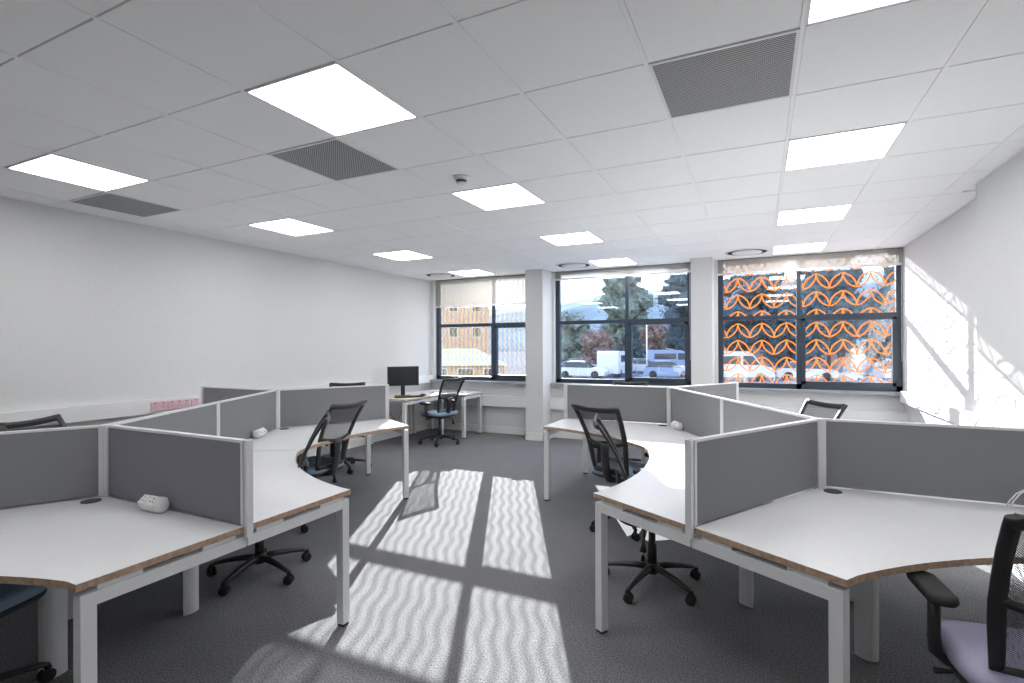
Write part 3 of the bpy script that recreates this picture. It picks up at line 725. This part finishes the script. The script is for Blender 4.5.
def van(x, y, rz, paint, label):
    t = thing('van', label, 'van', (x, y, GZ), R(rz), 'parked vans outside the windows'); W = .98
    pts = [(-2.7, .35), (2.6, .35), (2.68, .75), (2.55, 1.05), (1.85, 1.25), (1.25, 2.1), (.95, 2.3), (-2.6, 2.35), (-2.72, 2.1)]
    bm = NB(); a = [bm.verts.new((p[0], -W, p[1])) for p in pts]; b = [bm.verts.new((p[0], W, p[1])) for p in pts]; bm.faces.new(a); bm.faces.new(b[::-1])
    for i in range(len(pts)):
        j = (i + 1) % len(pts); bm.faces.new((a[i], b[i], b[j], a[j]))
    bev(bm, .05, 2); obj('body', bm, paint, t)
    for s in (-1, 1):
        bm = NB(); vs = [(1.72, 1.28), (1.22, 1.98), (.55, 1.98), (.55, 1.28)]; f0 = [bm.verts.new((p[0], s * (W + .003), p[1])) for p in vs]; f1 = [bm.verts.new((p[0], s * (W - .03), p[1])) for p in vs]
        bm.faces.new(f0); bm.faces.new(f1[::-1])
        for i in range(4): bm.faces.new((f0[i], f1[i], f1[(i + 1) % 4], f0[(i + 1) % 4]))
        box(bm, -1.9, .35, s * W - .01, s * W + .003, 1.35, 1.95)
        obj('side_window', bm, 'cglass', t)
    bm = NB(); vs = [bm.verts.new(p) for p in ((1.875, -.85, 1.27), (1.875, .85, 1.27), (1.285, .8, 2.09), (1.285, -.8, 2.09))]; bm.faces.new(vs); bmesh.ops.solidify(bm, geom=bm.faces[:], thickness=.02); obj('windscreen', bm, 'cglass', t)
    for sx_ in (-1.75, 1.75):
        for s in (-1, 1):
            bm = NB(); lathe(bm, [(.12, -.1), (.33, -.1), (.35, -.06), (.35, .06), (.33, .1), (.12, .1)], (0, 0, 0), 18, 'Y'); obj('wheel', bm, 'rubber', t, (sx_, s * .88, .35))
car(-7.1, 45.2, 8, 'cblue', 'pale blue car parked at the right of the middle window view', 4.2)
car(-10.6, 52.5, 5, 'csilver', 'silver car beyond the white van outside the middle window')
car(-14.0, 42.5, 4, 'cwhite', 'white car at the lower left of the middle window view')
car(-16.8, 50.5, 12, 'csilver', 'silver car far left in the middle window view')
van(-8.6, 57.5, 10, 'cblue', 'blue van parked behind the cars, right side of the middle window')
van(-12.0, 46.5, 88, 'cwhite', 'white van seen end-on beside the middle window mullion')
van(-1.7, 43.3, 3, 'cwhite', 'white van behind the leaf film at the lower left of the right window')
car(3.4, 46.3, 0, 'cwhite', 'white car behind the leaf film below the right window mullion')
car(10.5, 48, 12, 'csilver', 'silver car far right behind the leaf film')
car(-24.5, 36, 30, 'cdark', 'dark car behind the zigzag film of the left window')
def blob(bm, c, r, seed, sub=3, amp=.35, fr=1.1):
    b2 = bmesh.ops.create_icosphere(bm, subdivisions=sub, radius=1)
    for v in b2['verts']:
        d = v.co.normalized(); k = 1 + amp * noise.noise(d * fr * 2 + Vector((seed, 0, seed))) + amp * .7 * noise.noise(d * fr * 7 + Vector((seed, 5, 0)))
        v.co = Vector(c) + Vector((d.x * r[0], d.y * r[1], d.z * r[2])) * k
def tree(x, y, h, w, leaf, label, seed, shape='round', n=4200, ls=.30):
    rnd = random.Random(seed); t = thing('tree', label, 'tree', (x, y, GZ - .02), 0, 'trees beyond the car park')
    bm = NB(); tube(bm, [(0, 0, 0), (.05, .02, h * .3), (0, .08, h * .62)], [.22, .16, .08], 8); tips = []
    for k in range(9):
        a = rnd.uniform(0, 6.28); z = h * rnd.uniform(.22, .5); p = (math.cos(a) * w * .42, math.sin(a) * w * .42, z + h * rnd.uniform(.2, .4))
        tube(bm, [(0, 0, z), (p[0] * .7, p[1] * .7, z + h * .13), p], [.08, .05, .02], 6)
    obj('trunk', bm, 'bark', t)
    bm = NB()
    lobes = []
    for k in range(34):
        a = rnd.uniform(0, 6.28); zz = .2 + .76 * ((k + rnd.random()) / 34)
        rr = (.5 * (1.02 - zz) if shape == 'cone' else .40 * math.sqrt(max(.05, 1 - ((zz - .58) / .5) ** 2))) * w * rnd.uniform(.3, 1)
        lobes.append((Vector((rr * math.cos(a), rr * math.sin(a), zz * h)), w * rnd.uniform(.15, .22) * (.6 if shape == 'cone' else 1)))
    for c, r in lobes: blob(bm, c, (r * .9, r * .9, r * .8), seed + r, 2, .5, 1.5)
    for k in range(n):
        c, r = rnd.choice(lobes); d = Vector((rnd.gauss(0, 1), rnd.gauss(0, 1), rnd.gauss(0, 1))).normalized() * r * rnd.uniform(.8, 1.35); p = c + d
        u = Vector((rnd.gauss(0, 1), rnd.gauss(0, 1), rnd.gauss(0, 1))).normalized(); v = u.orthogonal().normalized(); q = ls * rnd.uniform(.5, 1.1)
        bm.faces.new([bm.verts.new(p + u * q * .5), bm.verts.new(p + v * q * .35), bm.verts.new(p - u * q * .5), bm.verts.new(p - v * q * .35)])
    obj('crown', bm, leaf, t)
tree(-13.2, 58, 5.4, 3.8, 'leafA', 'dark blue-green bushy tree left of the middle window mullion', 3, 'cone')
tree(-21.5, 61, 6.5, 5.5, 'leafB', 'grey-green tree at the left of the middle window', 5)
tree(-17.2, 57, 4.2, 4, 'leafC', 'low russet tree behind the white cars', 6)
tree(-17.0, 71, 13, 7.2, 'leafB', 'tall loose tree at the top of the middle window, left of its mullion', 8)
tree(-8.5, 67, 13.5, 7.4, 'leafA', 'tall dark tree filling the upper right of the middle window', 9)
tree(-11.6, 63, 5.2, 3.4, 'leafC', 'small russet tree behind the blue van', 10)
tree(-1.2, 62, 14, 8, 'leafA', 'dark tree behind the left pane of the leaf film window', 12)
tree(6.6, 62, 14, 7.4, 'leafA', 'dark tree behind the middle of the leaf film window', 13)
tree(14.9, 65, 14, 7.4, 'leafA', 'dark tree behind the right pane of the leaf film window', 14)
tree(2.9, 54, 7.5, 6, 'leafA', 'lower dark tree in front, seen through the leaf film', 15)
tree(10.8, 55, 7.5, 6, 'leafA', 'low dark tree behind the silver car, seen through the leaf film', 17)
# lamp post
for x, y, lab in ((-9.6, 48.5, 'slim street lamp left of the blue van outside the middle window'), (-6.2, 49.5, 'slim street lamp at the right of the middle window')):
    t = thing('street_lamp', lab, 'street lamp', (x, y, GZ), 0, 'street lamps')
    bm = NB(); tube(bm, [(0, 0, 0), (0, 0, 5.2)], [.07, .045], 10); obj('pole', bm, 'steel', t)
    bm = NB(); cbox(bm, (.2, 0, 5.25), (.5, .16, .09)); bev(bm, .02, 1); obj('lamp_head', bm, 'steel', t)
# buildings seen through the zigzag film and beyond the trees
def house(x, y, rz, w, d, h, rh, wall, roof, label, rows=2, cols=4, hip=0):
    t = thing('building', label, 'building', (x, y, GZ), R(rz), 'buildings outside')
    bm = NB(); box(bm, -w / 2, w / 2, -d / 2, d / 2, 0, h); obj('walls', bm, wall, t)
    bm = NB(); o = .3; a = [(-w / 2 - o, -d / 2 - o, h), (w / 2 + o, -d / 2 - o, h), (w / 2 + o, d / 2 + o, h), (-w / 2 - o, d / 2 + o, h), (-w / 2 - o, 0, h + rh), (w / 2 + o - hip, 0, h + rh)]
    v = [bm.verts.new(p) for p in a]
    for f in ((0, 1, 5, 4), (2, 3, 4, 5), (0, 4, 3), (1, 2, 5), (0, 3, 2, 1)): bm.faces.new([v[i] for i in f])
    obj('roof', bm, roof, t)
    for r_ in range(rows):
        for c_ in range(cols):
            cx_ = -w / 2 + w * (c_ + .5) / cols; cz_ = h * (r_ + .5) / rows
            bm = NB(); box(bm, cx_ - .55, cx_ + .55, -d / 2 - .03, -d / 2 + .02, cz_ - .6, cz_ + .6); f = obj('window', bm, 'cwhite', t)
            bm = NB(); box(bm, cx_ - .48, cx_ + .48, -d / 2 - .04, -d / 2 - .02, cz_ - .53, cz_ + .53); obj('pane', bm, 'cglass', f)
house(-18.8, 31.0, 30, 5.2, 4, 1.5, 1.15, 'brick', 'roof', 'low outbuilding with a pale pitched roof behind the zigzag film', 1, 3, 2.2)
house(-41, 52, 28, 22, 9, 9.0, 3.0, 'brick', 'slate', 'red brick building behind the zigzag film of the left window', 3, 8)
house(3, 82, 0, 16, 9, 5.5, 2.5, 'brick', 'slate', 'brick house behind the trees of the leaf film window', 2, 6)
house(-19, 92, 8, 14, 8, 5.0, 2.3, 'render', 'slate', 'pale house far behind the trees of the middle window', 2, 5)
